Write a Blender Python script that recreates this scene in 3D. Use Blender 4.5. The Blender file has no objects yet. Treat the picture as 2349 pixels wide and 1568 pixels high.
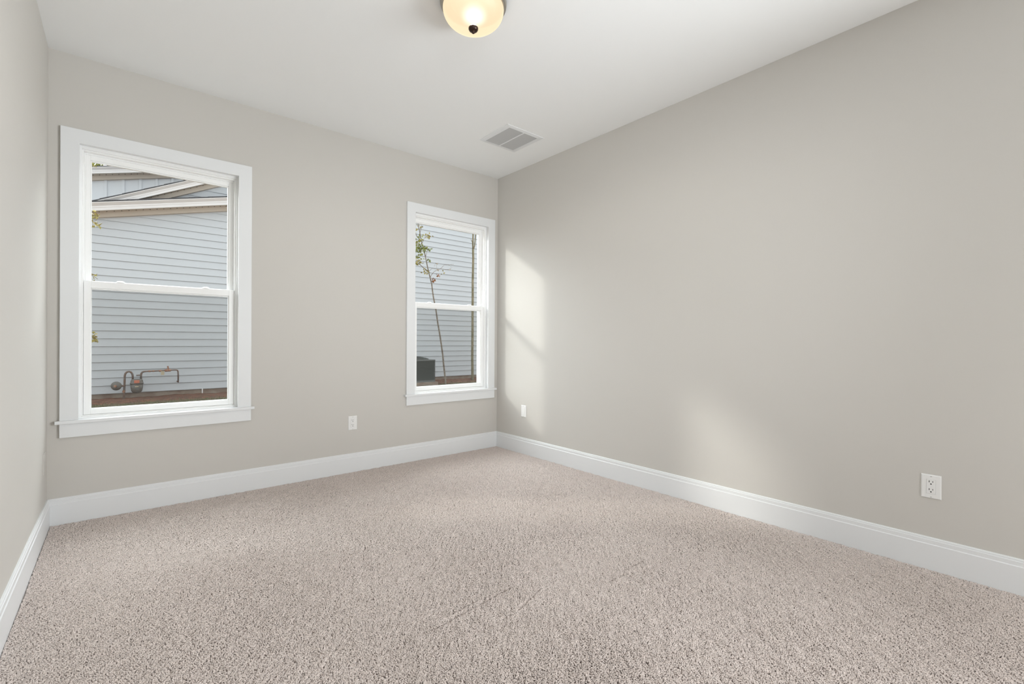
import bpy, math, random
import numpy as np
from mathutils import Vector, Matrix

random.seed(7)
rng = np.random.default_rng(11)
S = bpy.context.scene
COL = S.collection

# ------------------------------------------------------------------ camera
cam_data = bpy.data.cameras.new('camera')
cam_data.sensor_fit = 'HORIZONTAL'
cam_data.sensor_width = 36.0
cam_data.lens = 36.0 * 1063.495 / 2349.0
cam_data.clip_start = 0.02
cam_data.clip_end = 300
cam = bpy.data.objects.new('camera', cam_data)
COL.objects.link(cam)
YAW, PITCH, ROLL, HC = 0.700196, -0.00136237, 0.00523495, 1.0787
fw = Vector((math.sin(YAW) * math.cos(PITCH), math.cos(YAW) * math.cos(PITCH), math.sin(PITCH)))
rt = Vector((math.cos(YAW), -math.sin(YAW), 0))
up = rt.cross(fw)
r2 = rt * math.cos(ROLL) + up * math.sin(ROLL)
u2 = -rt * math.sin(ROLL) + up * math.cos(ROLL)
M = Matrix((r2, u2, -fw)).transposed().to_4x4()
M.translation = Vector((0, 0, HC))
cam.matrix_world = M
S.camera = cam

# ------------------------------------------------------------------ world, sun, area light, exposure
S.view_settings.view_transform = 'Standard'
S.view_settings.look = 'None'
S.view_settings.gamma = 1.0
S.view_settings.use_curve_mapping = False
S.view_settings.exposure = 0.17
S.cycles.max_bounces = 10
S.cycles.diffuse_bounces = 6
S.cycles.transparent_max_bounces = 12
S.cycles.caustics_reflective = False
S.cycles.caustics_refractive = False
S.cycles.sample_clamp_indirect = 6.0

w = bpy.data.worlds.new('World')
S.world = w
w.use_nodes = True
wn = w.node_tree.nodes
bg = wn['Background']
SUN_DIR = Vector((1.0, -0.91, -0.58)).normalized()      # the way the light travels
bg.inputs['Color'].default_value = (0.92, 0.96, 1.0, 1)
wl = w.node_tree.links
wtc = wn.new('ShaderNodeTexCoord')
wdot = wn.new('ShaderNodeVectorMath')                     # sky lobe shaped to brighten the room, centred straight out from the windows
wdot.operation = 'DOT_PRODUCT'
wdot.inputs[1].default_value = Vector((0.05, 0.82, 0.57)).normalized()
wl.new(wtc.outputs['Generated'], wdot.inputs[0])
wmax = wn.new('ShaderNodeMath')
wmax.operation = 'MAXIMUM'
wmax.inputs[1].default_value = 0.0
wl.new(wdot.outputs['Value'], wmax.inputs[0])
wpow = wn.new('ShaderNodeMath')
wpow.operation = 'POWER'
wpow.inputs[1].default_value = 3.0
wl.new(wmax.outputs[0], wpow.inputs[0])
wmad = wn.new('ShaderNodeMath')
wmad.operation = 'MULTIPLY_ADD'
wmad.inputs[1].default_value = 13.5
wmad.inputs[2].default_value = 1.35
wl.new(wpow.outputs[0], wmad.inputs[0])
wl.new(wmad.outputs[0], bg.inputs['Strength'])

sun_d = bpy.data.lights.new('sun', 'SUN')
sun_d.energy = 1.3
sun_d.angle = math.radians(4.6)
sun_d.color = (1.0, 0.97, 0.93)
sun = bpy.data.objects.new('sun', sun_d)
COL.objects.link(sun)
sun.rotation_euler = SUN_DIR.to_track_quat('-Z', 'Y').to_euler()

# added fill lamp, unseen behind the camera, brightening the left wall
side_lamp_d = bpy.data.lights.new('side_fill', 'AREA')
side_lamp_d.shape = 'RECTANGLE'
side_lamp_d.size, side_lamp_d.size_y = 1.2, 1.5
side_lamp_d.energy = 38
side_lamp_d.spread = math.radians(105)
side_lamp_d.color = (0.93, 0.97, 1.0)
side_lamp = bpy.data.objects.new('side_fill', side_lamp_d)
COL.objects.link(side_lamp)
side_lamp.location = (2.80, -1.0, 1.35)
side_lamp.rotation_euler = Vector((-3.1, 3.1, 0.75)).to_track_quat('-Z', 'Y').to_euler()

rear_d = bpy.data.lights.new('rear_fill', 'AREA')     # added fill lamp out of view, lifting the far right wall
rear_d.shape = 'RECTANGLE'
rear_d.size, rear_d.size_y = 0.6, 1.4
rear_d.energy = 8.2
rear_d.spread = math.radians(55)
rear_d.color = (0.95, 0.98, 1.0)
rear = bpy.data.objects.new('rear_fill', rear_d)
COL.objects.link(rear)
rear.location = (0.08, -1.35, 1.35)
rear.rotation_euler = Vector((2.96, 4.45, 0.2)).to_track_quat('-Z', 'Y').to_euler()

fill_d = bpy.data.lights.new('back_fill', 'AREA')        # added wide fill lamp behind the camera, evening out the room
fill_d.shape = 'RECTANGLE'
fill_d.size, fill_d.size_y = 0.9, 1.2
fill_d.energy = 25
fill_d.color = (0.97, 0.99, 1.0)
fill = bpy.data.objects.new('back_fill', fill_d)
COL.objects.link(fill)
fill.location = (1.9, -1.65, 0.9)
fill.rotation_euler = Vector((1.0, 1.0, 0.45)).to_track_quat('-Z', 'Y').to_euler()

# ------------------------------------------------------------------ room numbers
XL, XR, YB, YF, H = -0.3237, 2.9452, 3.7332, -1.75, 2.74


# ------------------------------------------------------------------ helpers
def lin(c):
    return tuple(((x / 255) / 12.92 if x / 255 <= 0.04045 else ((x / 255 + 0.055) / 1.055) ** 2.4) for x in c)


class MB:
    """collects faces in world coordinates and links them as one mesh object"""
    def __init__(self):
        self.v, self.f = [], []

    def add(self, vs, fs):
        n = len(self.v)
        self.v += [tuple(p) for p in vs]
        self.f += [tuple(i + n for i in q) for q in fs]
        return self

    def box(self, x0, x1, y0, y1, z0, z1):
        return self.add([(x0, y0, z0), (x1, y0, z0), (x1, y1, z0), (x0, y1, z0),
                         (x0, y0, z1), (x1, y0, z1), (x1, y1, z1), (x0, y1, z1)],
                        [(0, 3, 2, 1), (4, 5, 6, 7), (0, 1, 5, 4), (1, 2, 6, 5), (2, 3, 7, 6), (3, 0, 4, 7)])

    def prism(self, pts, vec):
        """closed polygon of 3-D points pushed along vec"""
        n = len(pts)
        a = [Vector(p) for p in pts]
        b = [p + Vector(vec) for p in a]
        fs = [tuple(range(n))[::-1], tuple(range(n, 2 * n))]
        fs += [(i, (i + 1) % n, (i + 1) % n + n, i + n) for i in range(n)]
        return self.add(a + b, fs)

    def sweep(self, prof, path, ndir):
        """profile [(out, z)] carried along a straight wall path p0->p1, ndir = into the room"""
        p0, p1 = Vector(path[0]), Vector(path[1])
        nd = Vector(ndir)
        a = [p0 + nd * o + Vector((0, 0, z)) for o, z in prof]
        return self.prism(a, p1 - p0)

    def tube(self, pts, rad, n=10, cap=True):
        pts = [Vector(p) for p in pts]
        rads = rad if isinstance(rad, (list, tuple)) else [rad] * len(pts)
        rings, side = [], None
        for i, p in enumerate(pts):
            d = (pts[min(i + 1, len(pts) - 1)] - pts[max(i - 1, 0)]).normalized()
            if side is None:
                ref = Vector((0, 0, 1)) if abs(d.z) < 0.9 else Vector((1, 0, 0))
                side = d.cross(ref).normalized()
            side = (side - d * side.dot(d)).normalized()
            o = d.cross(side)
            rings.append([p + (side * math.cos(2 * math.pi * k / n) + o * math.sin(2 * math.pi * k / n)) * rads[i] for k in range(n)])
        vs = [q for rg in rings for q in rg]
        fs = []
        for i in range(len(pts) - 1):
            for k in range(n):
                fs.append((i * n + k, i * n + (k + 1) % n, (i + 1) * n + (k + 1) % n, (i + 1) * n + k))
        if cap:
            fs += [tuple(range(n))[::-1], tuple(range((len(pts) - 1) * n, len(pts) * n))]
        return self.add(vs, fs)

    def lathe(self, prof, c, axis=(0, 0, 1), n=48):
        """profile [(radius, along axis)] turned about c"""
        ax = Vector(axis).normalized()
        ref = Vector((1, 0, 0)) if abs(ax.x) < 0.9 else Vector((0, 1, 0))
        s = ax.cross(ref).normalized()
        t = ax.cross(s)
        c = Vector(c)
        vs, fs = [], []
        for r, h in prof:
            for k in range(n):
                a = 2 * math.pi * k / n
                vs.append(c + ax * h + (s * math.cos(a) + t * math.sin(a)) * r)
        for i in range(len(prof) - 1):
            for k in range(n):
                fs.append((i * n + k, i * n + (k + 1) % n, (i + 1) * n + (k + 1) % n, (i + 1) * n + k))
        fs += [tuple(range(n))[::-1], tuple(range((len(prof) - 1) * n, len(prof) * n))]
        return self.add(vs, fs)

    def lathe_open(self, prof, c, n=48):
        self.lathe(prof, c, n=n)
        self.f = self.f[:-2] + self.f[-1:]      # open at the rim, closed at the pole
        return self

    def build(self, name, mat, parent=None, smooth=False, bevel=0.0, label=None, segs=2):
        off = Vector((0, 0, 0))
        q = parent
        while q is not None:
            off += q.location
            q = q.parent
        me = bpy.data.meshes.new(name)
        me.from_pydata([tuple(Vector(p) - off) for p in self.v], [], self.f)
        me.validate()
        import bmesh
        bm = bmesh.new()
        bm.from_mesh(me)
        bmesh.ops.recalc_face_normals(bm, faces=bm.faces)
        bm.to_mesh(me)
        bm.free()
        if mat:
            me.materials.append(mat)
        if smooth:
            me.polygons.foreach_set('use_smooth', [True] * len(me.polygons))
        o = bpy.data.objects.new(name, me)
        COL.objects.link(o)
        o.parent = parent
        if bevel:
            m = o.modifiers.new('bevel', 'BEVEL')
            m.width = bevel
            m.segments = segs
            m.limit_method = 'ANGLE'
            m.angle_limit = math.radians(40)
        if label:
            o['label'] = label
        return o


def thing(name, label, cat, loc, group=None, kind=None):
    o = bpy.data.objects.new(name, None)
    o.empty_display_size = 0.05
    COL.objects.link(o)
    o.location = loc
    return tag(o, label, cat, group, kind)


def tag(o, label=None, cat=None, group=None, kind=None):
    for k, v in (('label', label), ('category', cat), ('group', group), ('kind', kind)):
        if v:
            o[k] = v
    return o


# ------------------------------------------------------------------ materials
def mat(name, col, rough=0.5, metal=0.0, spec=0.5, noise=None, bump=None):
    """noise = (scale, amount, colour2) ; bump = (scale, strength, distance)"""
    m = bpy.data.materials.new(name)
    m.use_nodes = True
    nt = m.node_tree
    b = nt.nodes['Principled BSDF']
    b.inputs['Base Color'].default_value = (*col, 1)
    b.inputs['Roughness'].default_value = rough
    b.inputs['Metallic'].default_value = metal
    b.inputs['Specular IOR Level'].default_value = spec
    tc = nt.nodes.new('ShaderNodeTexCoord')
    if noise:
        sc, amt, c2 = noise
        n = nt.nodes.new('ShaderNodeTexNoise')
        n.inputs['Scale'].default_value = sc
        n.inputs['Detail'].default_value = 5
        nt.links.new(tc.outputs['Object'], n.inputs['Vector'])
        mr = nt.nodes.new('ShaderNodeMapRange')
        mr.inputs['From Min'].default_value = 0.5 - 0.5 / max(amt, 0.01) * 0.5
        mr.inputs['From Max'].default_value = 0.5 + 0.5 / max(amt, 0.01) * 0.5
        nt.links.new(n.outputs['Fac'], mr.inputs['Value'])
        mx = nt.nodes.new('ShaderNodeMix')
        mx.data_type = 'RGBA'
        mx.inputs['A'].default_value = (*col, 1)
        mx.inputs['B'].default_value = (*c2, 1)
        nt.links.new(mr.outputs['Result'], mx.inputs['Factor'])
        nt.links.new(mx.outputs['Result'], b.inputs['Base Color'])
    if bump:
        sc, st, di = bump
        n = nt.nodes.new('ShaderNodeTexNoise')
        n.inputs['Scale'].default_value = sc
        n.inputs['Detail'].default_value = 3
        nt.links.new(tc.outputs['Object'], n.inputs['Vector'])
        bp = nt.nodes.new('ShaderNodeBump')
        bp.inputs['Strength'].default_value = st
        bp.inputs['Distance'].default_value = di
        nt.links.new(n.outputs['Fac'], bp.inputs['Height'])
        nt.links.new(bp.outputs['Normal'], b.inputs['Normal'])
    return m


M_wall = mat('greige_paint', (0.592, 0.573, 0.538), 0.62, spec=0.25, noise=(1.3, 0.5, (0.586, 0.567, 0.532)), bump=(260, 0.06, 0.001))
M_ceil = mat('ceiling_paint', (0.885, 0.895, 0.895), 0.8, spec=0.15, bump=(240, 0.05, 0.001))
M_trim = mat('white_trim_paint', (0.77, 0.785, 0.795), 0.38, spec=0.4)
M_vinyl = mat('white_vinyl', (0.90, 0.905, 0.90), 0.3, spec=0.45)
M_plate = mat('white_plastic', (0.80, 0.80, 0.79), 0.28, spec=0.5)
M_slot = mat('dark_slot', (0.012, 0.012, 0.012), 0.6)
M_screw = mat('painted_screw', (0.55, 0.55, 0.54), 0.4, 0.3)
M_grille = mat('grille_enamel', (0.50, 0.50, 0.495), 0.45)
M_duct = mat('duct_grey', (0.55, 0.55, 0.55), 0.8)
M_nickel = mat('brushed_nickel', (0.40, 0.375, 0.33), 0.32, 0.9)
M_bronze = mat('dark_bronze', (0.035, 0.017, 0.011), 0.28, 0.5)
M_pad = mat('carpet_backing', (0.42, 0.36, 0.32), 0.95, spec=0.1)

# carpet fibre: tuft to tuft variation
M_carp = mat('carpet_fibre', (0.72, 0.635, 0.595), 0.95, spec=0.08, noise=(9.0, 0.5, (0.69, 0.605, 0.56)))
nt = M_carp.node_tree
b_ = nt.nodes['Principled BSDF']
b_.inputs['Sheen Weight'].default_value = 0.25
b_.inputs['Sheen Roughness'].default_value = 0.5
fine = nt.nodes.new('ShaderNodeTexNoise')
fine.inputs['Scale'].default_value = 150
fine.inputs['Detail'].default_value = 2
nt.links.new(nt.nodes['Texture Coordinate'].outputs['Object'], fine.inputs['Vector'])
hs = nt.nodes.new('ShaderNodeHueSaturation')
mr2 = nt.nodes.new('ShaderNodeMapRange')
mr2.inputs['From Min'].default_value = 0.3
mr2.inputs['From Max'].default_value = 0.7
mr2.inputs['To Min'].default_value = 0.80
mr2.inputs['To Max'].default_value = 1.18
nt.links.new(fine.outputs['Fac'], mr2.inputs['Value'])
nt.links.new(mr2.outputs['Result'], hs.inputs['Value'])
src = b_.inputs['Base Color'].links[0].from_socket
nt.links.new(src, hs.inputs['Color'])
nt.links.new(hs.outputs['Color'], b_.inputs['Base Color'])


def glass_mat():
    m = bpy.data.materials.new('window_glass')
    m.use_nodes = True
    nt = m.node_tree
    for n in list(nt.nodes):
        nt.nodes.remove(n)
    out = nt.nodes.new('ShaderNodeOutputMaterial')
    tr = nt.nodes.new('ShaderNodeBsdfTransparent')
    tr.inputs['Color'].default_value = (0.97, 0.985, 0.975, 1)
    gl = nt.nodes.new('ShaderNodeBsdfGlossy')
    gl.inputs['Roughness'].default_value = 0.02
    fr = nt.nodes.new('ShaderNodeFresnel')
    fr.inputs['IOR'].default_value = 1.35
    mx = nt.nodes.new('ShaderNodeMixShader')
    geo = nt.nodes.new('ShaderNodeNewGeometry')
    inv = nt.nodes.new('ShaderNodeMath')          # reflect only on the outer face of the thin pane
    inv.operation = 'SUBTRACT'
    inv.inputs[0].default_value = 1.0
    nt.links.new(geo.outputs['Backfacing'], inv.inputs[1])
    mul = nt.nodes.new('ShaderNodeMath')
    mul.operation = 'MULTIPLY'
    nt.links.new(fr.outputs[0], mul.inputs[0])
    nt.links.new(inv.outputs[0], mul.inputs[1])
    nt.links.new(mul.outputs[0], mx.inputs[0])
    nt.links.new(tr.outputs[0], mx.inputs[1])
    nt.links.new(gl.outputs[0], mx.inputs[2])
    nt.links.new(mx.outputs[0], out.inputs[0])
    return m


def screen_mat():
    m = bpy.data.materials.new('insect_screen_mesh')
    m.use_nodes = True
    nt = m.node_tree
    for n in list(nt.nodes):
        nt.nodes.remove(n)
    out = nt.nodes.new('ShaderNodeOutputMaterial')
    tr = nt.nodes.new('ShaderNodeBsdfTransparent')
    di = nt.nodes.new('ShaderNodeBsdfDiffuse')
    di.inputs['Color'].default_value = (0.10, 0.105, 0.10, 1)
    mx = nt.nodes.new('ShaderNodeMixShader')
    mx.inputs[0].default_value = 0.27
    nt.links.new(tr.outputs[0], mx.inputs[1])
    nt.links.new(di.outputs[0], mx.inputs[2])
    nt.links.new(mx.outputs[0], out.inputs[0])
    return m


M_glass, M_screen = glass_mat(), screen_mat()

# ------------------------------------------------------------------ room shell
WIN = ((-0.1905, 0.6255), (2.002, 2.818))     # casing inner edges, left to right
WZ0, WZ1 = 0.606, 2.226                       # stool top, head casing bottom
T = 0.17                                      # exterior wall thickness


def struct(o):
    o['kind'] = 'structure'
    return o


mb = MB()
op = [(a - 0.012, b + 0.012) for a, b in WIN]
z0, z1 = WZ0 - 0.018, WZ1 + 0.012
xs = [XL - 0.12, op[0][0], op[0][1], op[1][0], op[1][1], XR + 0.12]
for i in (0, 2, 4):
    mb.box(xs[i], xs[i + 1], YB, YB + T, -0.02, H)
for a, b in op:
    mb.box(a, b, YB, YB + T, -0.02, z0)
    mb.box(a, b, YB, YB + T, z1, H)
struct(mb.build('wall_back', M_wall))
struct(MB().box(XL - 0.12, XL, YF - 0.12, YB, -0.02, H).build('wall_left', M_wall))
mb = MB()                                     # right wall, with an unseen opening added for the side fill lamp
mb.box(XR, XR + 0.12, -0.3, YB, -0.02, H)
mb.box(XR, XR + 0.12, YF - 0.12, -1.6, -0.02, H)
mb.box(XR, XR + 0.12, -1.6, -0.3, -0.02, 0.6)
mb.box(XR, XR + 0.12, -1.6, -0.3, 2.2, H)
struct(mb.build('wall_right', M_wall))
struct(MB().box(XL, XR, YF - 0.12, YF, -0.02, H).build('wall_rear', M_wall))
struct(MB().box(XL - 0.12, XR + 0.12, YF - 0.12, YB + T, -0.12, 0.0).build('floor', M_pad))
struct(MB().box(XL - 0.12, XR + 0.12, YF - 0.12, YB + T, H, H + 0.15).build('ceiling', M_ceil))

PROF = [(0, 0.0), (0.0145, 0.0), (0.0145, 0.127), (0.0115, 0.1305), (0.0115, 0.1475), (0.0085, 0.150),
        (0.0085, 0.1555), (0.0055, 0.160), (0, 0.160)]
struct(MB().sweep(PROF, ((XL, YB, 0), (XR, YB, 0)), (0, -1, 0)).build('baseboard_back', M_trim))
struct(MB().sweep(PROF, ((XL, YF, 0), (XL, YB, 0)), (1, 0, 0)).build('baseboard_left', M_trim))
struct(MB().sweep(PROF, ((XR, YF, 0), (XR, YB, 0)), (-1, 0, 0)).build('baseboard_right', M_trim))

# ------------------------------------------------------------------ windows


def frame_ring(mb, xo0, xo1, zo0, zo1, wl, wr, wb, wt, y0, y1):
    """rectangular ring of four boards"""
    mb.box(xo0, xo0 + wl, y0, y1, zo0, zo1)
    mb.box(xo1 - wr, xo1, y0, y1, zo0, zo1)
    mb.box(xo0 + wl, xo1 - wr, y0, y1, zo0, zo0 + wb)
    mb.box(xo0 + wl, xo1 - wr, y0, y1, zo1 - wt, zo1)
    return mb


def make_window(n, a, b, label):
    root = thing('window_%d' % n, label, 'window', ((a + b) / 2, YB, WZ0), kind='structure')
    cw = 0.0815
    # flat casing on three sides
    mb = MB()
    yc = YB - 0.019
    th = (0, 0.019, 0)
    mb.prism([(a - cw, yc, WZ0), (a, yc, WZ0), (a, yc, WZ1), (b, yc, WZ1), (b, yc, WZ0), (b + cw, yc, WZ0), (b + cw, yc, WZ1 + cw), (a - cw, yc, WZ1 + cw)], th)
    mb.build('casing', M_trim, root, bevel=0.0015)
    MB().box(a - cw - 0.019, b + cw + 0.019, YB - 0.034, YB, WZ0 - 0.0185, WZ0).build('stool', M_trim, root, bevel=0.002)
    MB().box(a - cw, b + cw, YB - 0.019, YB, 0.5075, WZ0 - 0.0185).build('apron', M_trim, root, bevel=0.0015)
    # painted jamb boards lining the opening
    mb = MB()
    e = 0.005
    frame_ring(mb, a - 0.012, b + 0.012, WZ0 - 0.018, WZ1 + 0.012, 0.012 - e, 0.012 - e, 0.018, 0.012 - e, YB - 0.001, YB + 0.045)
    mb.build('jamb', M_trim, root, bevel=0.001)
    # vinyl frame, stepped towards the glass
    mb = MB()
    A, B, Z0, Z1 = a - 0.012, b + 0.012, WZ0 - 0.018, WZ1 + 0.012
    frame_ring(mb, A, B, Z0, Z1, 0.0205, 0.0205, 0.030, 0.026, YB + 0.030, YB + 0.15)
    frame_ring(mb, A + 0.0205, B - 0.0205, Z0 + 0.030, Z1 - 0.026, 0.007, 0.007, 0.006, 0.008, YB + 0.040, YB + 0.15)
    frame_ring(mb, A + 0.0275, B - 0.0275, Z0 + 0.036, Z1 - 0.034, 0.006, 0.006, 0.004, 0.007, YB + 0.074, YB + 0.15)
    mb.build('frame', M_vinyl, root, bevel=0.0012)
    # upper sash (outer track)
    ux0, ux1, uz0, uz1 = A + 0.0335, B - 0.0335, 1.395, Z1 - 0.041
    us = MB()
    frame_ring(us, ux0, ux1, uz0, uz1, 0.022, 0.024, 0.036, 0.030, YB + 0.080, YB + 0.108)
    frame_ring(us, ux0 + 0.022, ux1 - 0.024, uz0 + 0.036, uz1 - 0.030, 0.006, 0.006, 0.004, 0.008, YB + 0.086, YB + 0.104)
    uo = us.build('upper_sash', M_vinyl, root, bevel=0.0015)
    MB().box(ux0 + 0.02, ux1 - 0.02, YB + 0.0945, YB + 0.0975, uz0 + 0.03, uz1 - 0.03).build('pane', M_glass, uo)
    # lower sash (inner track)
    lx0, lx1, lz0, lz1 = A + 0.0285, B - 0.0285, Z0 + 0.037, 1.428
    ls = MB()
    frame_ring(ls, lx0, lx1, lz0, lz1, 0.032, 0.032, 0.031, 0.040, YB + 0.043, YB + 0.073)
    frame_ring(ls, lx0 + 0.032, lx1 - 0.032, lz0 + 0.031, lz1 - 0.040, 0.004, 0.004, 0.005, 0.008, YB + 0.050, YB + 0.069)
    lo = ls.build('lower_sash', M_vinyl, root, bevel=0.002)
    MB().box(lx0 + 0.03, lx1 - 0.03, YB + 0.0575, YB + 0.0605, lz0 + 0.03, lz1 - 0.04).build('pane', M_glass, lo)
    # two cam locks on the meeting rail, two tilt latches at its ends
    for f in (0.228, 0.775):
        x = a + (b - a) * f
        m = MB()
        m.lathe([(0.0215, 0.0), (0.0215, 0.005), (0.015, 0.011), (0.008, 0.013)], (x, YB + 0.058, lz1), n=20)
        m.box(x - 0.030, x + 0.030, YB + 0.049, YB + 0.067, lz1, lz1 + 0.004)
        m.build('sash_lock', M_vinyl, lo, bevel=0.001)
    for s, x in ((1, lx0), (-1, lx1)):
        x0, x1 = sorted((x + s * 0.006, x + s * 0.075))
        MB().box(x0, x1, YB + 0.0455, YB + 0.066, lz1, lz1 + 0.003).build('tilt_latch', M_vinyl, lo, bevel=0.001)
    # insect screen outside the lower half
    sc = frame_ring(MB(), A + 0.022, B - 0.022, Z0 + 0.03, 1.42, 0.014, 0.014, 0.014, 0.014, YB + 0.128, YB + 0.136)
    so = sc.build('screen_frame', M_vinyl, root)
    MB().add([(A + 0.03, YB + 0.132, Z0 + 0.04), (B - 0.03, YB + 0.132, Z0 + 0.04), (B - 0.03, YB + 0.132, 1.41), (A + 0.03, YB + 0.132, 1.41)], [(0, 1, 2, 3)]).build('insect_screen', M_screen, so)
    return root


make_window(1, *WIN[0], 'wide white double-hung window on the left, gas meter seen through it')
make_window(2, *WIN[1], 'white double-hung window beside the far corner, young tree seen through it')

# ------------------------------------------------------------------ carpet pile


def snoise(x, y, scale, n=14, seed=0):
    r = np.random.default_rng(seed)
    out = np.zeros_like(x)
    for _ in range(n):
        a = r.uniform(0, 2 * np.pi)
        k = 2 * np.pi / scale * r.uniform(0.6, 1.6)
        out += np.sin(k * (x * np.cos(a) + y * np.sin(a)) + r.uniform(0, 2 * np.pi))
    return out / math.sqrt(n / 2)


def carpet():
    parts = []
    for sp, sel in ((0.0042, 0), (0.0056, 1)):       # finer yarn count close by, coarser towards the window wall
        gx = np.arange(XL + 0.018, XR - 0.016, sp)
        gy = np.arange(0.0, YB - 0.016, sp)
        X, Y = np.meshgrid(gx, gy)
        X, Y = X.ravel(), Y.ravel()
        near = (X * math.sin(YAW) + Y * math.cos(YAW)) < 2.35
        keep = (near if sel == 0 else ~near) & (X * math.sin(YAW) + Y * math.cos(YAW) > 1.0)
        X, Y = X[keep], Y[keep]
        parts.append(np.stack([X + rng.uniform(-0.5, 0.5, len(X)) * sp, Y + rng.uniform(-0.5, 0.5, len(X)) * sp, np.full(len(X), sp)], 1))
    P = np.concatenate(parts)
    X, Y, SP = P[:, 0], P[:, 1], P[:, 2]
    N = len(X)
    X = np.clip(X, XL + 0.0185, XR - 0.0185)
    Y = np.minimum(Y, YB - 0.0185)
    # nap direction: broad vacuum strokes, clumps stretched along the strokes, single yarns
    U, W = X * 0.80 - Y * 0.60, (X * 0.60 + Y * 0.80) * 0.45
    big = snoise(X, Y, 0.9, seed=1)
    mid = snoise(U, W, 0.10, seed=2)
    clx = snoise(U, W, 0.022, seed=3)
    cly = snoise(U, W, 0.022, seed=4)
    lx = 0.0012 * big + 0.0009 * mid + 0.0015 * clx + rng.normal(0, 0.0009, N)
    ly = -0.0008 + 0.0011 * snoise(X, Y, 0.8, seed=5) + 0.0015 * cly + rng.normal(0, 0.0009, N)
    h = 0.0098 + 0.0008 * snoise(U, W, 0.05, seed=6) + rng.normal(0, 0.0007, N)
    # small pits where the yarns part
    pit = snoise(X, Y, 0.020, n=24, seed=8)
    h *= 1 - 0.50 * np.clip((pit - 1.75) / 0.5, 0, 1)
    # thin furrows left by the vacuum
    for (x0, y0), (x1, y1), wd, dp in FURROWS:
        d = np.array([x1 - x0, y1 - y0])
        L = np.hypot(*d)
        d /= L
        t = (X - x0) * d[0] + (Y - y0) * d[1]
        s = (X - x0) * -d[1] + (Y - y0) * d[0]
        inside = (t > 0) * (t < L)
        h -= dp * np.exp(-(s / wd) ** 2) * inside
        push = 0.003 * np.sign(s) * np.exp(-(s / (2.2 * wd)) ** 2) * inside
        lx += -d[1] * push
        ly += d[0] * push
    h = np.clip(h, 0.0030, 0.0135)
    rad = SP * 0.76 * rng.uniform(0.85, 1.2, N)
    a0 = rng.uniform(0, 2 * np.pi, N)
    K = 3
    V = np.zeros((N, 2 * K + 1, 3), np.float32)
    for k in range(K):
        ang = a0 + 2 * np.pi * k / K
        V[:, k] = np.stack([X + rad * np.cos(ang), Y + rad * np.sin(ang), np.zeros(N)], 1)
        tw = ang + 0.8
        V[:, K + k] = np.stack([X + lx * 0.8 + rad * np.cos(tw), Y + ly * 0.8 + rad * np.sin(tw), h * 0.80], 1)
    V[:, 2 * K] = np.stack([X + lx, Y + ly, h], 1)
    V[:, :, 0] = np.clip(V[:, :, 0], XL + 0.0149, XR - 0.0149)
    V[:, :, 1] = np.minimum(V[:, :, 1], YB - 0.0149)
    base = (np.arange(N) * (2 * K + 1))[:, None]
    quads = np.array([[k, (k + 1) % K, K + (k + 1) % K, K + k] for k in range(K)]).ravel()
    tris = np.array([[K + k, K + (k + 1) % K, 2 * K] for k in range(K)]).ravel()
    loops = (base + np.concatenate([quads, tris])[None, :]).ravel().astype(np.int32)
    tot = np.tile(np.array([4] * K + [3] * K, np.int32), N)
    start = np.concatenate([[0], np.cumsum(tot)[:-1]]).astype(np.int32)
    me = bpy.data.meshes.new('carpet')
    me.vertices.add(N * (2 * K + 1))
    me.vertices.foreach_set('co', V.ravel())
    me.loops.add(len(loops))
    me.loops.foreach_set('vertex_index', loops)
    me.polygons.add(len(tot))
    me.polygons.foreach_set('loop_start', start)
    me.polygons.foreach_set('use_smooth', np.ones(len(tot), bool))
    me.update(calc_edges=True)
    me.materials.append(M_carp)
    o = bpy.data.objects.new('carpet', me)
    COL.objects.link(o)
    return tag(o, 'beige cut-pile carpet covering the whole floor of the room', 'carpet', kind='stuff')


FURROWS = [((0.88, 1.500), (1.30, 1.543), 0.0045, 0.0065), ((1.00, 1.541), (1.13, 1.556), 0.004, 0.004), ((1.07, 1.384), (1.17, 1.386), 0.004, 0.003),
           ((1.21, 1.392), (1.39, 1.452), 0.004, 0.0045), ((1.66, 1.302), (1.77, 1.296), 0.0045, 0.004), ((1.80, 1.322), (1.97, 1.317), 0.0045, 0.005)]
carpet()

# ------------------------------------------------------------------ things in the room


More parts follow.
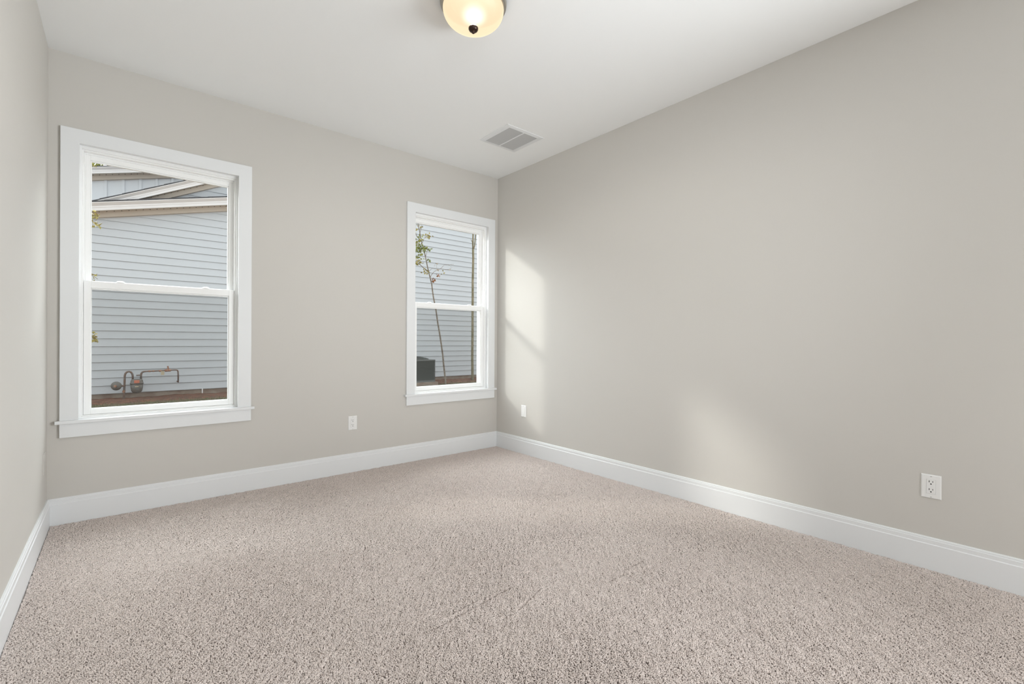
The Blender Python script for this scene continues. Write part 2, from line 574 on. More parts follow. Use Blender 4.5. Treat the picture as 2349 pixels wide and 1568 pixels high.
def outlet(name, label, cat, center, right, normal, slots=True, group=None):
    """decora wall plate; right/normal are unit axis vectors in the wall"""
    c, r, n = Vector(center), Vector(right), Vector(normal)
    u = Vector((0, 0, 1))
    root = thing(name, label, cat, c, group)

    def blk(x0, x1, z0, z1, d0, d1):
        m = MB()
        ps = [c + r * x + u * z for x, z in ((x0, z0), (x1, z0), (x1, z1), (x0, z1))]
        m.prism([p + n * d0 for p in ps], n * (d1 - d0))
        return m
    # plate with chamfered rim: base, then smaller face
    m = MB()
    w, h = 0.0365, 0.0565
    ring = lambda a, b, d: [c + r * x + u * z + n * d for x, z in ((-a, -b), (a, -b), (a, b), (-a, b))]
    vs = ring(w, h, 0.0) + ring(w, h, 0.0025) + ring(w - 0.004, h - 0.004, 0.006)
    fs = [(0, 3, 2, 1), (8, 9, 10, 11)]
    for k in (0, 4):
        fs += [(k + i, k + (i + 1) % 4, k + 4 + (i + 1) % 4, k + 4 + i) for i in range(4)]
    m.add(vs, fs)
    plate = m.build('plate', M_plate, root, bevel=0.0008)
    blk(-0.0172, 0.0172, -0.0342, 0.0342, 0.0055, 0.0062).build('insert_gap', M_screw, root)
    ins = blk(-0.0164, 0.0164, -0.0334, 0.0334, 0.005, 0.0078).build('receptacle' if slots else 'insert', M_plate, root, bevel=0.001)
    for s in (-1, 1):
        MB().lathe([(0.003, 0.0055), (0.003, 0.0066), (0.002, 0.007)], c + u * (0.0485 * s), n, n=12).build('screw', M_screw, root)
    if slots:
        for s in (-1, 1):
            zc = 0.0185 * s + 0.002
            blk(-0.0075, -0.0049, zc - 0.0005, zc + 0.0085, 0.0070, 0.00795).build('slot', M_slot, ins)
            blk(0.0052, 0.0076, zc + 0.0005, zc + 0.0072, 0.0070, 0.00795).build('slot', M_slot, ins)
            MB().lathe([(0.0030, 0.0070), (0.0030, 0.00795)], c + u * (zc - 0.0075), n, n=14).build('ground_hole', M_slot, ins)
    return root


outlet('wall_outlet', 'white duplex outlet low on the window wall, between the two windows', 'outlet',
       (1.446, YB, 0.406), (1, 0, 0), (0, -1, 0), True, 'duplex outlets low on the walls')
outlet('wall_outlet', 'white duplex outlet low on the right wall, nearest the viewer', 'outlet',
       (XR, 0.398, 0.4), (0, -1, 0), (-1, 0, 0), True, 'duplex outlets low on the walls')
outlet('wall_plate', 'small white wall plate low on the right wall near the far corner', 'wall plate',
       (XR, 3.313, 0.412), (0, -1, 0), (-1, 0, 0), False)
bp = thing('wall_plate', 'flat cover plate painted like the left wall, at its far end', 'wall plate', (XL, 3.594, 0.396))
MB().box(XL - 0.001, XL + 0.0045, 3.557, 3.631, 0.339, 0.453).build('plate', M_wall, bp, bevel=0.0015)
for z in (0.3475, 0.4445):
    MB().lathe([(0.003, 0.004), (0.003, 0.0050), (0.002, 0.0054)], (XL, 3.594, z), (1, 0, 0), n=12).build('screw', M_wall, bp)

# ceiling vent
vx0, vx1, vy0, vy1 = 2.252, 2.632, 2.735, 3.106
vr = thing('ceiling_vent', 'square white ceiling vent with two grey louvred panels', 'vent', ((vx0 + vx1) / 2, (vy0 + vy1) / 2, H))
gx0, gx1, gy0, gy1 = 2.294, 2.590, 2.765, 3.075
mb = MB()


def zring(x0, x1, y0, y1, z):
    return [(x0, y0, z), (x1, y0, z), (x1, y1, z), (x0, y1, z)]


vs = zring(vx0, vx1, vy0, vy1, H) + zring(vx0, vx1, vy0, vy1, H - 0.003) + zring(vx0 + .014, vx1 - .014, vy0 + .014, vy1 - .014, H - 0.0055) \
    + zring(gx0, gx1, gy0, gy1, H - 0.0075) + zring(gx0, gx1, gy0, gy1, H - 0.001)
fs = []
for k in range(0, 16, 4):
    fs += [(k + i, k + (i + 1) % 4, k + 4 + (i + 1) % 4, k + 4 + i) for i in range(4)]
mb.add(vs, fs)
mb.build('frame', M_trim, vr)
xm = (gx0 + gx1) / 2
MB().box(xm - 0.006, xm + 0.006, gy0, gy1, H - 0.0075, H - 0.003).build('divider_bar', M_trim, vr)
MB().box(gx0, gx1, gy0, gy1, H - 0.002, H - 0.0005).build('duct_opening', M_duct, vr)
for x0, x1 in ((gx0, xm - 0.006), (xm + 0.006, gx1)):
    mb = MB()
    k = gy0 + 0.004
    while k < gy1 - 0.004:
        mb.prism([(x0, k + 0.004, H - 0.0068), (x0, k + 0.0052, H - 0.0068), (x0, k + 0.0012, H - 0.003), (x0, k, H - 0.003)], (x1 - x0, 0, 0))
        k += 0.0065
    mb.build('louvre_panel', M_grille, vr)

# ceiling light
LC = Vector((1.31, 1.86, H))
lr = thing('ceiling_light', 'round flush ceiling light with glowing frosted bowl and dark finial', 'ceiling light', LC)
MB().lathe([(0.150, 0.0), (0.161, -0.003), (0.163, -0.012), (0.161, -0.026), (0.156, -0.034), (0.150, -0.035), (0.140, -0.035)], LC, n=72).build('metal_pan', M_nickel, lr, smooth=True)


def bowl_mat():
    m = bpy.data.materials.new('lit_frosted_glass')
    m.use_nodes = True
    nt = m.node_tree
    b = nt.nodes['Principled BSDF']
    b.inputs['Base Color'].default_value = (0.006, 0.006, 0.005, 1)
    b.inputs['Roughness'].default_value = 0.55
    tc = nt.nodes.new('ShaderNodeTexCoord')

    def spot(p, r0, r1):
        d = nt.nodes.new('ShaderNodeVectorMath')
        d.operation = 'DISTANCE'
        nt.links.new(tc.outputs['Object'], d.inputs[0])
        d.inputs[1].default_value = p
        mr = nt.nodes.new('ShaderNodeMapRange')
        mr.interpolation_type = 'SMOOTHERSTEP'
        mr.inputs['From Min'].default_value = r0
        mr.inputs['From Max'].default_value = r1
        mr.inputs['To Min'].default_value = 1
        mr.inputs['To Max'].default_value = 0
        nt.links.new(d.outputs['Value'], mr.inputs['Value'])
        return mr.outputs['Result']
    a = spot((-0.035, -0.055, -0.118), 0.005, 0.080)      # the bulb behind the glass
    cr = nt.nodes.new('ShaderNodeMix')
    cr.data_type = 'RGBA'
    cr.inputs['A'].default_value = (0.93, 0.72, 0.47, 1)
    cr.inputs['B'].default_value = (1.35, 1.30, 1.10, 1)
    nt.links.new(a, cr.inputs['Factor'])
    nt.links.new(cr.outputs['Result'], b.inputs['Emission Color'])
    b.inputs['Emission Strength'].default_value = 1.05
    tr = nt.nodes.new('ShaderNodeBsdfTransparent')       # the etched glass lets part of the bulb light straight through
    tr.inputs['Color'].default_value = (1.0, 0.98, 0.94, 1)
    ms = nt.nodes.new('ShaderNodeMixShader')
    ms.inputs[0].default_value = 0.13
    out = nt.nodes['Material Output']
    nt.links.new(b.outputs[0], ms.inputs[1])
    nt.links.new(tr.outputs[0], ms.inputs[2])
    nt.links.new(ms.outputs[0], out.inputs[0])
    return m


bulb_d = bpy.data.lights.new('bulb', 'SPOT')      # its base above throws nothing upwards
bulb_d.spot_size = math.radians(172)
bulb_d.spot_blend = 0.35
bulb_d.energy = 70
bulb_d.shadow_soft_size = 0.03
bulb_d.color = (1.0, 0.98, 0.95)
bulb = bpy.data.objects.new('bulb', bulb_d)
COL.objects.link(bulb)
bulb.parent = lr
bulb.location = (0, 0, -0.078)


prof = [(0.1455, -0.034), (0.1475, -0.040)]
for i in range(15):
    t = i / 14 * math.pi / 2
    prof.append((0.1480 * max(math.cos(t), 0.02) ** 0.8, -0.045 - 0.087 * math.sin(t)))
MB().lathe_open(prof, LC, n=72).build('glass_bowl', bowl_mat(), lr, smooth=True)
MB().lathe([(0.012, -0.127), (0.0215, -0.1285), (0.0240, -0.134), (0.0235, -0.140), (0.0195, -0.147), (0.0125, -0.151), (0.0070, -0.152), (0.0078, -0.155), (0.0060, -0.159), (0.001, -0.161)],
           LC, n=28).build('finial', M_bronze, lr, smooth=True)

# ------------------------------------------------------------------ outside
YN = 11.5
M_siding = mat('pale_blue_siding', (0.61, 0.628, 0.652), 0.6, spec=0.25, noise=(3.0, 0.5, (0.595, 0.613, 0.637)))
M_batten = mat('pale_batten_board', (0.74, 0.755, 0.775), 0.6, spec=0.25)
M_fascia = mat('cream_white_fascia', (0.76, 0.725, 0.71), 0.5)
M_frieze = mat('tan_frieze', (0.56, 0.485, 0.41), 0.6)
M_soffit = mat('beige_soffit', (0.58, 0.50, 0.42), 0.6)
M_shingle = mat('dark_shingle', (0.05, 0.05, 0.055), 0.9, noise=(40, 1.5, (0.09, 0.085, 0.085)), bump=(60, 0.6, 0.01))
M_found = mat('foundation_concrete', (0.36, 0.285, 0.23), 0.9, noise=(7, 1.6, (0.26, 0.175, 0.13)), bump=(50, 0.4, 0.01))
M_shadowgap = mat('vent_hole', (0.03, 0.025, 0.02), 0.9)
M_dirt = mat('red_brown_soil', (0.235, 0.100, 0.060), 1.0, spec=0.1, noise=(14, 2.4, (0.13, 0.062, 0.042)), bump=(40, 1.0, 0.03))
M_lawn = mat('thin_grass_soil', (0.115, 0.100, 0.045), 1.0, spec=0.1, noise=(6, 2.4, (0.16, 0.080, 0.048)), bump=(70, 1.0, 0.03))
M_grass = mat('grass_blade', (0.13, 0.145, 0.05), 0.8, noise=(4, 2.2, (0.18, 0.125, 0.065)))

house = thing('house', 'pale blue house with white trim standing outside both windows', 'house', (3.0, YN, -0.06))
XW0, XW1, XP = -1.6, 9.6, 6.5
zb = 0.055
f_main = lambda x: 3.412 + 0.25 * x
f_steep = lambda x: 3.558 + 0.52 * x


def x_left(z):
    """left end of the gable wall at height z"""
    a = (z - 3.412) / 0.25
    b = (z - 3.558) / 0.52
    return max(XW0, min(a, b)) if z > 3.0 else XW0


zpk = f_steep(XP)
x_right = lambda z: min(XW1, XP + (zpk - z) / 0.52)
mb = MB()
EX = 0.1468
k = 0
while zb + k * EX < zpk - 0.02:
    za, zc = zb + k * EX, min(zb + (k + 1) * EX, zpk - 0.001)
    la, lb, ra, rb = x_left(za), x_left(zc), x_right(za), x_right(zc)
    g = 0.010                                   # dark shadow groove under every board
    yf, yt = YN - 0.022, YN - 0.006
    mb.add([(la, yf, za + g), (ra, yf, za + g), (rb, yt, zc), (lb, yt, zc), (la, YN - 0.001, za + g), (ra, YN - 0.001, za + g), (lb, YN - 0.001, zc), (rb, YN - 0.001, zc)],
           [(0, 1, 2, 3), (0, 4, 5, 1), (3, 2, 7, 6)])
    k += 1
# solid body behind the boards
mb.prism([(XW0, YN, zb), (XW1, YN, zb), (XW1, YN, x_right(XW1) * 0 + zpk - 0.52 * (XW1 - XP)), (XP, YN, zpk), (-0.54, YN, f_steep(-0.54)), (XW0, YN, f_main(XW0))], (0, 3.0, 0))
mb.build('lap_siding', M_siding, house)
MB().box(XW0 - 0.01, XW1, YN + 0.02, YN + 3.0, -0.3, zb).build('foundation', M_found, house)
MB().box(XW1 - 0.0, XW1 + 0.02, YN - 0.03, YN + 0.1, zb, 5.2).build('corner_board', M_fascia, house)


def rake(x0, x1, bot, slope, hgt, yf, wall, name_part, vents, depth=0.3):
    """sloping eave edge: fascia, soffit with vent holes, frieze on the wall and shingle edge"""
    def strip(prof, y_a=None):
        a = [(x0, y, bot + slope * x0 + dz) for y, dz in prof]
        return a, (x1 - x0, 0, slope * (x1 - x0))
    m = MB()
    m.prism(*strip([(yf, 0), (yf + 0.02, 0), (yf + 0.02, hgt * 0.97), (yf - 0.055, hgt * 0.97), (yf - 0.055, hgt * 0.90), (yf - 0.006, hgt * 0.56), (yf - 0.006, hgt * 0.36), (yf, hgt * 0.34)]))
    fo = m.build(name_part, M_fascia, house)
    yw = yf + depth
    MB().prism(*strip([(yf + 0.02, 0.004), (yw, 0.004), (yw, 0.02), (yf + 0.02, 0.02)])).build('soffit', M_soffit, fo)
    MB().prism(*strip([(yw - 0.10, -0.085), (yw + 0.02, -0.085), (yw + 0.02, 0.004), (yw - 0.10, 0.004)])).build('frieze_board', M_frieze, fo)
    x = vents[0]
    while x < vents[1]:
        z = bot + slope * x + 0.0035
        MB().prism([(x, yf + 0.12, z), (x + 0.015, yf + 0.12, z + slope * 0.015), (x + 0.015, yf + 0.155, z + slope * 0.015), (x, yf + 0.155, z)], (0, 0, -0.003)).build('soffit_vent', M_shadowgap, fo)
        x += 0.105
    return fo


def shingles(x0, x1, bot, slope, hgt, y0, y1, name='shingle_roof'):
    m = MB()
    z = lambda x: bot + slope * x + hgt
    n = max(2, int((x1 - x0) / 0.31))
    for i in range(n):
        a, b = x0 + (x1 - x0) * i / n, x0 + (x1 - x0) * (i + 1) / n
        j = random.uniform(-0.006, 0.006)
        m.prism([(a, y0 + j, z(a)), (b, y0 + j, z(b)), (b, y0 + j, z(b) + 0.020), (a, y0 + j, z(a) + 0.026 + j * 0.5)], (0, y1 - y0, 0))
    return m.build(name, M_shingle, house)


rake(XW0 - 0.2, 3.2, 3.477, 0.245, 0.146, 11.2, 3.412, 'fascia', (-0.85, 2.1))
shingles(XW0 - 0.22, 3.22, 3.477, 0.245, 0.146, 11.15, 11.5)
rake(-0.62, 6.5, 3.608, 0.4957, 0.134, 11.235, 3.558, 'gable_fascia', (-0.1, 1.6), depth=0.262)
shingles(-0.62, 6.52, 3.608, 0.4957, 0.134, 11.19, 14.5)
m_b = MB()
m_b.prism([(-2.6, 13.5, 2.9), (5.0, 13.5, 2.9), (5.0, 13.5, 4.672 + 0.277 * 5), (-2.6, 13.5, 4.672 - 0.277 * 2.6)], (0, 2.5, 0))
xb = -0.276 - 0.2955 * 7
while xb < 4.9:
    z = 4.672 + 0.277 * xb
    m_b.box(xb - 0.024, xb + 0.024, 13.468, 13.5, 2.9, z - 0.01)
    xb += 0.2955
m_b.build('batten_siding', M_batten, house)
rake(-2.9, 5.2, 4.702, 0.270, 0.128, 13.2, 4.672, 'upper_fascia', (-0.9, 0.95))
shingles(-2.92, 5.22, 4.702, 0.270, 0.128, 13.16, 16.0)

# ground
def ground(name, x0, x1, y0, y1, nx, ny, zf, m):
    vs, fs = [], []
    for j in range(ny + 1):
        for i in range(nx + 1):
            x, y = x0 + (x1 - x0) * i / nx, y0 + (y1 - y0) * j / ny
            vs.append((x, y, zf(x, y)))
    for j in range(ny):
        for i in range(nx):
            a = j * (nx + 1) + i
            fs.append((a, a + 1, a + nx + 2, a + nx + 1))
    return MB().add(vs, fs).build(name, m, smooth=True)


g = ground('ground', -40, 50, YB + T, 60, 10, 10, lambda x, y: -0.060, M_lawn)
tag(g, kind='structure')


def soil_z(x, y):
    t = max(0.0, min(1.0, (y - 10.62) / 0.2))
    n = 0.010 * math.sin(x * 5.1 + y * 3) + 0.008 * math.sin(x * 13.7 - y * 9) + 0.006 * math.sin(x * 31 + y * 17)
    return -0.085 + (0.055 + 0.7 * n) * t


so = ground('soil_bed', -3, 12, 10.6, 11.515, 300, 20, soil_z, M_dirt)
tag(so, 'bare red-brown soil strip along the foot of the blue house', 'soil', kind='stuff')

gv, gf = [], []
for _ in range(26000):
    x = random.uniform(-1.0, 2.4) if random.random() < 0.7 else random.uniform(5.0, 8.4)
    y = 9.1 + 2.1 * random.random()
    if random.random() < max(0, (y - 10.45) / 0.45):
        continue
    z = max(soil_z(x, y), -0.060)
    a = random.uniform(0, 6.28)
    hgt = random.uniform(0.012, 0.045)
    dx, dy = 0.004 * math.cos(a), 0.004 * math.sin(a)
    lx, ly = random.uniform(-0.025, 0.025), random.uniform(-0.025, 0.025)
    n = len(gv)
    gv += [(x - dx, y - dy, z - 0.005), (x + dx, y + dy, z - 0.005), (x + lx, y + ly, z + hgt)]
    gf.append((n, n + 1, n + 2))
go = MB().add(gv, gf).build('grass', M_grass)
tag(go, 'sparse short grass growing before the soil strip outside', 'grass', kind='stuff')

# gas meter
M_gas = mat('weathered_grey_metal', (0.20, 0.195, 0.185), 0.55, 0.2, noise=(25, 1.5, (0.15, 0.12, 0.10)))
M_pipe = mat('aged_pipe', (0.19, 0.165, 0.155), 0.5, 0.2, noise=(30, 1.8, (0.22, 0.12, 0.08)))
M_rust = mat('rusty_fitting', (0.34, 0.13, 0.07), 0.8, noise=(30, 1.6, (0.45, 0.30, 0.22)))
M_orange = mat('orange_label', (0.62, 0.20, 0.12), 0.6)
M_tagm = mat('yellowed_tag', (0.55, 0.47, 0.33), 0.7)
gm = thing('gas_meter', 'grey gas meter with pipes and round regulator on the blue house wall', 'gas meter', (0.2, 11.25, -0.04))
# body: lower tank rounded at the bottom, upper head tapering to the inlets, flange between
def lobed(prof, cx, cy, n=28):
    vs, fs = [], []
    for hw, hd, z in prof:
        for k in range(n):
            a = 2 * math.pi * k / n
            c, s = math.cos(a), math.sin(a)
            ex = 0.7
            vs.append((cx + hw * math.copysign(abs(c) ** ex, c), cy + hd * math.copysign(abs(s) ** ex, s), z))
    for i in range(len(prof) - 1):
        for k in range(n):
            fs.append((i * n + k, i * n + (k + 1) % n, (i + 1) * n + (k + 1) % n, (i + 1) * n + k))
    fs += [tuple(range(n))[::-1], tuple(range((len(prof) - 1) * n, len(prof) * n))]
    return MB().add(vs, fs)


lobed([(0.03, 0.03, 0.070), (0.062, 0.055, 0.082), (0.082, 0.07, 0.115), (0.092, 0.076, 0.17), (0.095, 0.078, 0.245)], 0.225, 11.22).build('meter_body', M_gas, gm, smooth=True)
lobed([(0.103, 0.084, 0.244), (0.104, 0.085, 0.258), (0.096, 0.078, 0.260), (0.092, 0.074, 0.30), (0.080, 0.06, 0.328), (0.06, 0.045, 0.336)], 0.225, 11.22).build('meter_head', M_gas, gm, smooth=True)
MB().box(0.183, 0.262, 11.128, 11.15, 0.262, 0.316).build('index_label', M_orange, gm, bevel=0.003, label='orange label on the meter')
MB().box(0.195, 0.25, 11.138, 11.146, 0.19, 0.205).build('name_strip', M_tagm, gm)
ring = lambda pts, y: [(x, y, z) for x, z in pts]
MB().tube(ring([(0.035, -0.10), (0.042, 0.06), (0.047, 0.239), (0.050, 0.40), (0.062, 0.446), (0.085, 0.470), (0.110, 0.477), (0.137, 0.466), (0.157, 0.436), (0.166, 0.396), (0.166, 0.325)], 11.25), 0.0165, 12).build('riser_pipe', M_pipe, gm, smooth=True)
MB().tube(ring([(0.287, 0.325), (0.286, 0.400), (0.291, 0.432), (0.306, 0.456), (0.330, 0.467), (0.36, 0.470), (0.421, 0.471), (0.574, 0.475), (0.69, 0.479), (0.815, 0.482), (0.845, 0.476), (0.858, 0.455), (0.861, 0.40), (0.861, 0.233)], 11.25),
          [0.0165] * 5 + [0.0125] * 9, 12).build('outlet_pipe', M_pipe, gm, smooth=True)
MB().tube([(0.861, 11.25, 0.243), (0.861, 11.49, 0.243)], 0.0125, 10).build('wall_pipe', M_pipe, gm)
for x0, x1, r in ((0.40, 0.425, 0.019), (0.46, 0.485, 0.018), (0.56, 0.60, 0.02)):
    MB().tube([(x0, 11.25, 0.472), (x1, 11.25, 0.473)], r, 10).build('pipe_union', M_rust, gm)
mb = MB().tube([(0.65, 11.25, 0.474), (0.745, 11.25, 0.479)], 0.024, 12)
mb.tube([(0.70, 11.25, 0.478), (0.70, 11.25, 0.525)], 0.018, 10)
mb.tube([(0.70, 11.25, 0.525), (0.694, 11.25, 0.562)], [0.011, 0.014], 10)
mb.build('shutoff_valve', M_rust, gm)
MB().box(0.586, 0.640, 11.232, 11.235, 0.392, 0.468).build('paper_tag', M_tagm, gm)
MB().tube([(0.215, 11.25, 0.40), (0.283, 11.25, 0.403)], 0.012, 8).build('cross_brace', M_pipe, gm)
rg = MB().lathe([(0.02, -0.045), (0.05, -0.042), (0.074, -0.018), (0.081, -0.006), (0.081, 0.006), (0.074, 0.016), (0.04, 0.03), (0.02, 0.05)], (-0.069, 11.22, 0.219), (0.35, 1, 0), n=32).build('regulator', M_gas, gm, smooth=True)
MB().lathe([(0.022, -0.055), (0.024, -0.04)], (-0.069, 11.22, 0.219), (0.35, 1, 0), n=20).build('regulator_cap', M_rust, rg)
MB().tube([(-0.01, 11.24, 0.213), (0.05, 11.25, 0.213)], 0.018, 10).build('regulator_pipe', M_pipe, gm)
MB().tube([(0.030, 11.25, 0.09), (0.046, 11.25, 0.13)], 0.022, 10).build('riser_union', M_rust, gm)

# drain stub
o = MB().tube([(1.285, 11.47, -0.08), (1.285, 11.47, 0.062), (1.285, 11.52, 0.075)], 0.011, 10).build('drain_pipe', M_fascia, smooth=True)
tag(o, 'short thin white pipe at the foot of the house, right of the gas meter', 'pipe')

# air conditioner
M_ac = mat('dark_grey_enamel', (0.080, 0.080, 0.075), 0.5)
M_acf = mat('condenser_fin', (0.045, 0.045, 0.042), 0.7)
M_acl = mat('lid_grey', (0.135, 0.135, 0.130), 0.45)
ax0, ax1, ay0, ay1, az0, az1 = 5.28, 6.185, 10.4, 11.2, 0.03, 0.60
ac = thing('air_conditioner', 'dark grey air conditioner unit outside the corner window', 'air conditioner', ((ax0 + ax1) / 2, (ay0 + ay1) / 2, -0.062))
MB().box(ax0 - 0.05, ax1 + 0.05, ay0 - 0.05, ay1 + 0.05, -0.062, 0.03).build('concrete_pad', M_found, ac)
MB().box(ax0, ax1, ay0, ay1, 0.03, 0.075).build('base_pan', M_acl, ac, bevel=0.004)
MB().box(ax0 + 0.03, ax1 - 0.03, ay0 + 0.03, ay1 - 0.03, 0.075, az1 - 0.03).build('coil_block', M_acf, ac)
mb = MB()
for i in range(38):
    z = 0.080 + i * 0.0128
    mb.box(ax0 + 0.02, ax1 - 0.02, ay0 + 0.004, ay0 + 0.03, z, z + 0.0065)
    mb.box(ax0 + 0.004, ax0 + 0.03, ay0 + 0.02, ay1 - 0.02, z, z + 0.0065)
    mb.box(ax1 - 0.03, ax1 - 0.004, ay0 + 0.02, ay1 - 0.02, z, z + 0.0065)
mb.build('louvre_panel', M_ac, ac)
for x in (ax0, ax1 - 0.035):
    for y in (ay0, ay1 - 0.035):
        MB().box(x, x + 0.035, y, y + 0.035, 0.075, az1 - 0.03).build('corner_post', M_ac, ac, bevel=0.004)
MB().box(ax0 - 0.004, ax1 + 0.004, ay0 - 0.004, ay1 + 0.004, az1 - 0.035, az1).build('top_lid', M_acl, ac, bevel=0.008)
cx, cy = (ax0 + ax1) / 2 + 0.05, (ay0 + ay1) / 2
mb = MB()
for i in range(9):
    r = 0.06 + i * 0.037
    hgt = 0.075 * (1 - (r / 0.40) ** 2) + 0.006
    pts = [(cx + r * math.cos(t), cy + r * math.sin(t), az1 + hgt) for t in [2 * math.pi * q / 32 for q in range(33)]]
    mb.tube(pts, 0.0045, 5, cap=False)
for q in range(8):
    t = math.pi * q / 4
    mb.tube([(cx + r * math.cos(t), cy + r * math.sin(t), az1 + 0.075 * (1 - (r / 0.40) ** 2) + 0.004) for r in (0.0, 0.15, 0.3, 0.385)], 0.005, 5)
mb.build('fan_guard', M_ac, ac, smooth=True)
MB().lathe([(0.38, 0.0), (0.38, 0.02), (0.355, 0.022), (0.34, 0.004)], (cx, cy, az1), n=40).build('fan_ring', M_ac, ac)

# ------------------------------------------------------------------ trees
M_bark = mat('grey_brown_bark', (0.17, 0.135, 0.105), 0.9, noise=(18, 2.0, (0.30, 0.25, 0.20)), bump=(60, 0.7, 0.006))
M_bark2 = mat('tan_lichen_bark', (0.31, 0.26, 0.17), 0.9, noise=(6, 2.2, (0.20, 0.175, 0.10)), bump=(60, 0.7, 0.006))
M_leafg = mat('yellow_green_leaf', (0.30, 0.30, 0.05), 0.6, noise=(9, 2.2, (0.17, 0.21, 0.05)))
M_leafy = mat('olive_gold_leaf', (0.44, 0.35, 0.09), 0.6, noise=(9, 2.0, (0.26, 0.22, 0.05)))
M_leafb = mat('rusty_leaf', (0.27, 0.10, 0.035), 0.7, noise=(14, 2.0, (0.38, 0.17, 0.06)))
M_leafp = mat('pale_dry_leaf', (0.50, 0.40, 0.29), 0.7)


def leaf(mb, p, size):
    """a small lobed leaf folded along its midrib"""
    d = Vector((random.gauss(0, 1), random.gauss(0, 1), random.gauss(-0.5, 0.8))).normalized()
    s = d.cross(Vector((random.gauss(0, 1), random.gauss(0, 1), random.gauss(0, 1)))).normalized()
    n = d.cross(s)
    p = Vector(p)
    L, W = size, size * 0.36
    pts = [p, p + d * L * .28 + s * W * .55 + n * W * .25, p + d * L * .42 + s * W * 1.15 + n * W * .3, p + d * L * .62 + s * W * .55 + n * W * .2,
           p + d * L, p + d * L * .62 - s * W * .55 + n * W * .2, p + d * L * .42 - s * W * 1.15 + n * W * .3, p + d * L * .28 - s * W * .55 + n * W * .25,
           p + d * L * .45]
    mb.add(pts, [(0, 1, 8), (1, 2, 8), (2, 3, 8), (3, 4, 8), (4, 5, 8), (5, 6, 8), (6, 7, 8), (7, 0, 8)])


def cluster(mb, c, n, spread, size):
    for _ in range(int(n * 1.7)):
        leaf(mb, (c[0] + random.gauss(0, spread), c[1] + random.gauss(0, spread), c[2] + random.gauss(0, spread)), size * random.uniform(0.4, 0.85))


def at(pts, y, dy=0.0):
    return [(x, y + dy * i, z) for i, (x, z) in enumerate(pts)]


tr = thing('young_tree', 'thin leaning young tree with yellow-green leaves beside the air conditioner', 'tree', (6.26, 10.0, -0.10))
trunk = [(6.262, -0.12), (6.247, 0.042), (6.221, 0.239), (6.187, 0.478), (6.161, 0.715), (6.12, 0.966), (6.07, 1.243), (6.012, 1.519), (5.955, 1.862), (5.885, 2.15),
         (5.851, 2.345), (5.835, 2.474), (5.79, 2.625), (5.745, 2.776), (5.723, 2.852), (5.678, 3.04), (5.626, 3.24), (5.56, 3.42), (5.52, 3.60), (5.46, 3.85), (5.42, 4.15)]
MB().tube(at(trunk, 10.0), [0.023 - 0.0007 * i for i in range(len(trunk))], 9).build('trunk', M_bark, tr, smooth=True)
mb = MB()
br = [([(5.745, 2.789), (5.69, 2.81), (5.621, 2.854), (5.505, 2.944), (5.42, 2.985), (5.30, 3.08)], .012),
      ([(5.79, 2.625), (5.834, 2.707), (5.916, 2.794), (6.0, 2.84), (6.097, 2.878), (6.17, 2.94), (6.234, 2.999), (6.391, 3.016), (6.534, 3.059)], .0065),
      ([(6.097, 2.878), (6.251, 2.881), (6.344, 2.897), (6.455, 2.956)], .005),
      ([(5.745, 2.776), (5.85, 2.865), (5.99, 2.86), (5.985, 2.99)], .004),
      ([(5.517, 3.60), (5.501, 3.66), (5.544, 3.779), (5.56, 3.90)], .009),
      ([(5.52, 3.50), (5.423, 3.594), (5.36, 3.75)], .011),
      ([(5.56, 3.44), (5.64, 3.60), (5.74, 3.65)], .005),
      ([(5.66, 3.12), (5.70, 3.25), (5.77, 3.36)], .005)]
for pts, r in br:
    MB().tube(at(pts, 10.0, 0.012), [r * (1 - 0.55 * i / (len(pts) - 1)) for i in range(len(pts))], 6).build('branch', M_bark, tr, smooth=True)
mb, my, mg, mp = MB(), MB(), MB(), MB()
for (x, z), n, s in (((5.47, 3.36), 26, .055), ((5.46, 3.27), 24, .06), ((5.54, 3.33), 12, .04), ((5.633, 3.31), 9, .03), ((5.76, 3.335), 7, .028), ((5.45, 3.12), 16, .045), ((5.48, 3.58), 10, .05), ((5.75, 3.06), 3, .02)):
    cluster(mg, (x, 10.0, z), n, s, 0.095)
for (x, z), n, s in (((5.543, 3.855), 6, .04), ((5.42, 3.79), 7, .04), ((5.733, 3.64), 9, .035), ((5.65, 3.65), 5, .03), ((5.434, 2.99), 16, .04), ((5.52, 2.97), 6, .03), ((5.62, 2.764), 8, .035), ((5.70, 2.77), 3, .02), ((6.13, 2.77), 2, .02), ((5.44, 3.45), 10, .05)):
    cluster(my, (x, 10.0, z), n, s, 0.09)
for (x, z), n, s in (((5.865, 2.60), 8, .026), ((5.86, 2.56), 4, .02), ((6.014, 2.705), 6, .022)):
    cluster(mb, (x, 9.99, z), n, s, 0.085)
for (x, z), n, s in (((5.982, 2.997), 3, .018), ((5.98, 2.86), 5, .025), ((5.92, 2.93), 2, .02), ((6.35, 2.95), 3, .03)):
    cluster(mp, (x, 10.0, z), n, s, 0.06)
mg.build('green_leaves', M_leafg, tr)
my.build('gold_leaves', M_leafy, tr)
mb.build('rusty_leaves', M_leafb, tr, label='rust brown leaves low on the trunk')
mp.build('dry_leaves', M_leafp, tr)

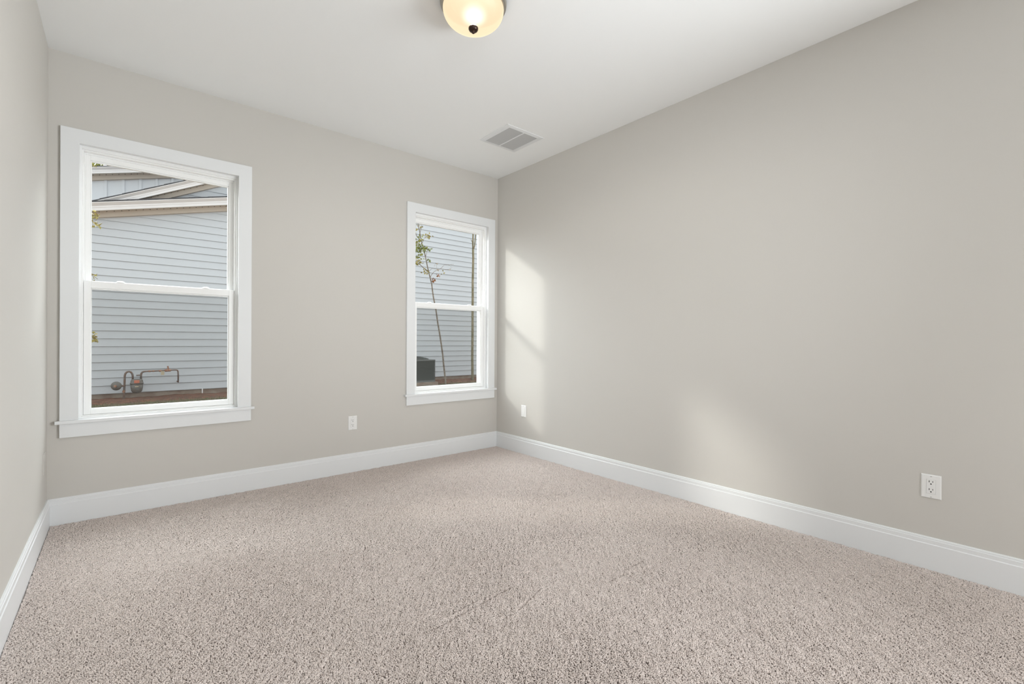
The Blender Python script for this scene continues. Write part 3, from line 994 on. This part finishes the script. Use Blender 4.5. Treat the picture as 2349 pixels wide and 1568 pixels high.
t2 = thing('bare_tree', 'slim bare straight tree trunk at the right edge of the corner window', 'tree', (7.64, 10.8, -0.10))
tp = [(7.641, -0.12), (7.635, 0.3), (7.627, 0.639), (7.631, 1.0), (7.633, 1.271), (7.629, 1.903), (7.633, 2.231), (7.629, 2.771), (7.636, 3.072), (7.643, 3.448), (7.635, 3.687)]
MB().tube(at(tp, 10.8), [0.040, 0.038, 0.037, 0.036, 0.036, 0.034, 0.034, 0.032, 0.032, 0.032, 0.033], 10).build('trunk', M_bark2, t2, smooth=True)
MB().tube(at([(7.635, 3.66), (7.628, 3.82), (7.634, 4.122), (7.64, 5.0)], 10.8), [.026, .024, .022, .012], 8).build('branch', M_bark2, t2, smooth=True)
MB().tube(at([(7.635, 3.66), (7.69, 3.80), (7.72, 4.1), (7.8, 4.9)], 10.8), [.02, .016, .014, .008], 8).build('branch', M_bark2, t2, smooth=True)
MB().tube(at([(7.625, 3.84), (7.585, 3.93), (7.55, 3.95)], 10.8), [.01, .008, .005], 6).build('branch', M_bark2, t2, smooth=True)

t3 = thing('leafy_tree', 'tree hidden by the left window frame, few gold leaf tips showing', 'tree', (-0.52, 8.0, -0.10))
MB().tube(at([(-0.52, -0.12), (-0.50, 1.0), (-0.51, 2.2), (-0.49, 3.4), (-0.52, 4.6)], 8.0), [.035, .03, .026, .02, .008], 9).build('trunk', M_bark, t3, smooth=True)
mb, my = MB(), MB()
for pts in ([(-0.50, 2.35), (-0.38, 2.58), (-0.28, 2.66), (-0.225, 2.655)], [(-0.50, 1.80), (-0.36, 1.93), (-0.27, 1.88), (-0.235, 1.85)], [(-0.50, 0.95), (-0.37, 1.08), (-0.262, 1.13)],
            [(-0.50, 3.0), (-0.42, 3.30), (-0.33, 3.45)]):
    MB().tube(at(pts, 8.0, -0.01), [.008, .006, .004, .003][:len(pts)], 6).build('branch', M_bark, t3, smooth=True)
for (x, z), n, s in (((-0.29, 2.67), 9, .03), ((-0.25, 2.64), 6, .022), ((-0.255, 2.55), 4, .018), ((-0.30, 2.60), 6, .03), ((-0.28, 1.90), 4, .02), ((-0.26, 1.83), 3, .018), ((-0.27, 1.14), 5, .018), ((-0.26, 1.085), 5, .014), ((-0.30, 3.33), 5, .025)):
    cluster(my, (x, 7.98, z), n, s, 0.07)
my.build('leaves', M_leafy, t3)

t4 = thing('tall_tree', 'tall tree seen above the roof line at the top left of the left window', 'tree', (-1.3, 20.0, -0.10))
mb, my = MB(), MB()
mb.tube(at([(-1.3, -0.12), (-1.25, 3.0), (-1.1, 6.2), (-1.0, 8.5)], 20.0), [.2, .16, .1, .05], 9)
mb.build('trunk', M_bark, t4, smooth=True)
for k in range(16):
    z0 = random.uniform(5.2, 7.4)
    x1 = random.uniform(-2.2, 1.1)
    MB().tube(at([(-1.1, z0), ((-1.1 + x1) / 2, z0 + 0.45), (x1, z0 + random.uniform(-.1, .7))], 20.0, random.uniform(-.3, .3)), [.035, .022, .01], 5).build('branch', M_bark, t4, smooth=True)
for k in range(46):
    x, z = random.uniform(-2.0, -0.25), random.uniform(6.2, 7.8)
    cluster(my, (x, 20.0, z), 14, .13, 0.20)
my.build('leaves', M_leafg, t4)
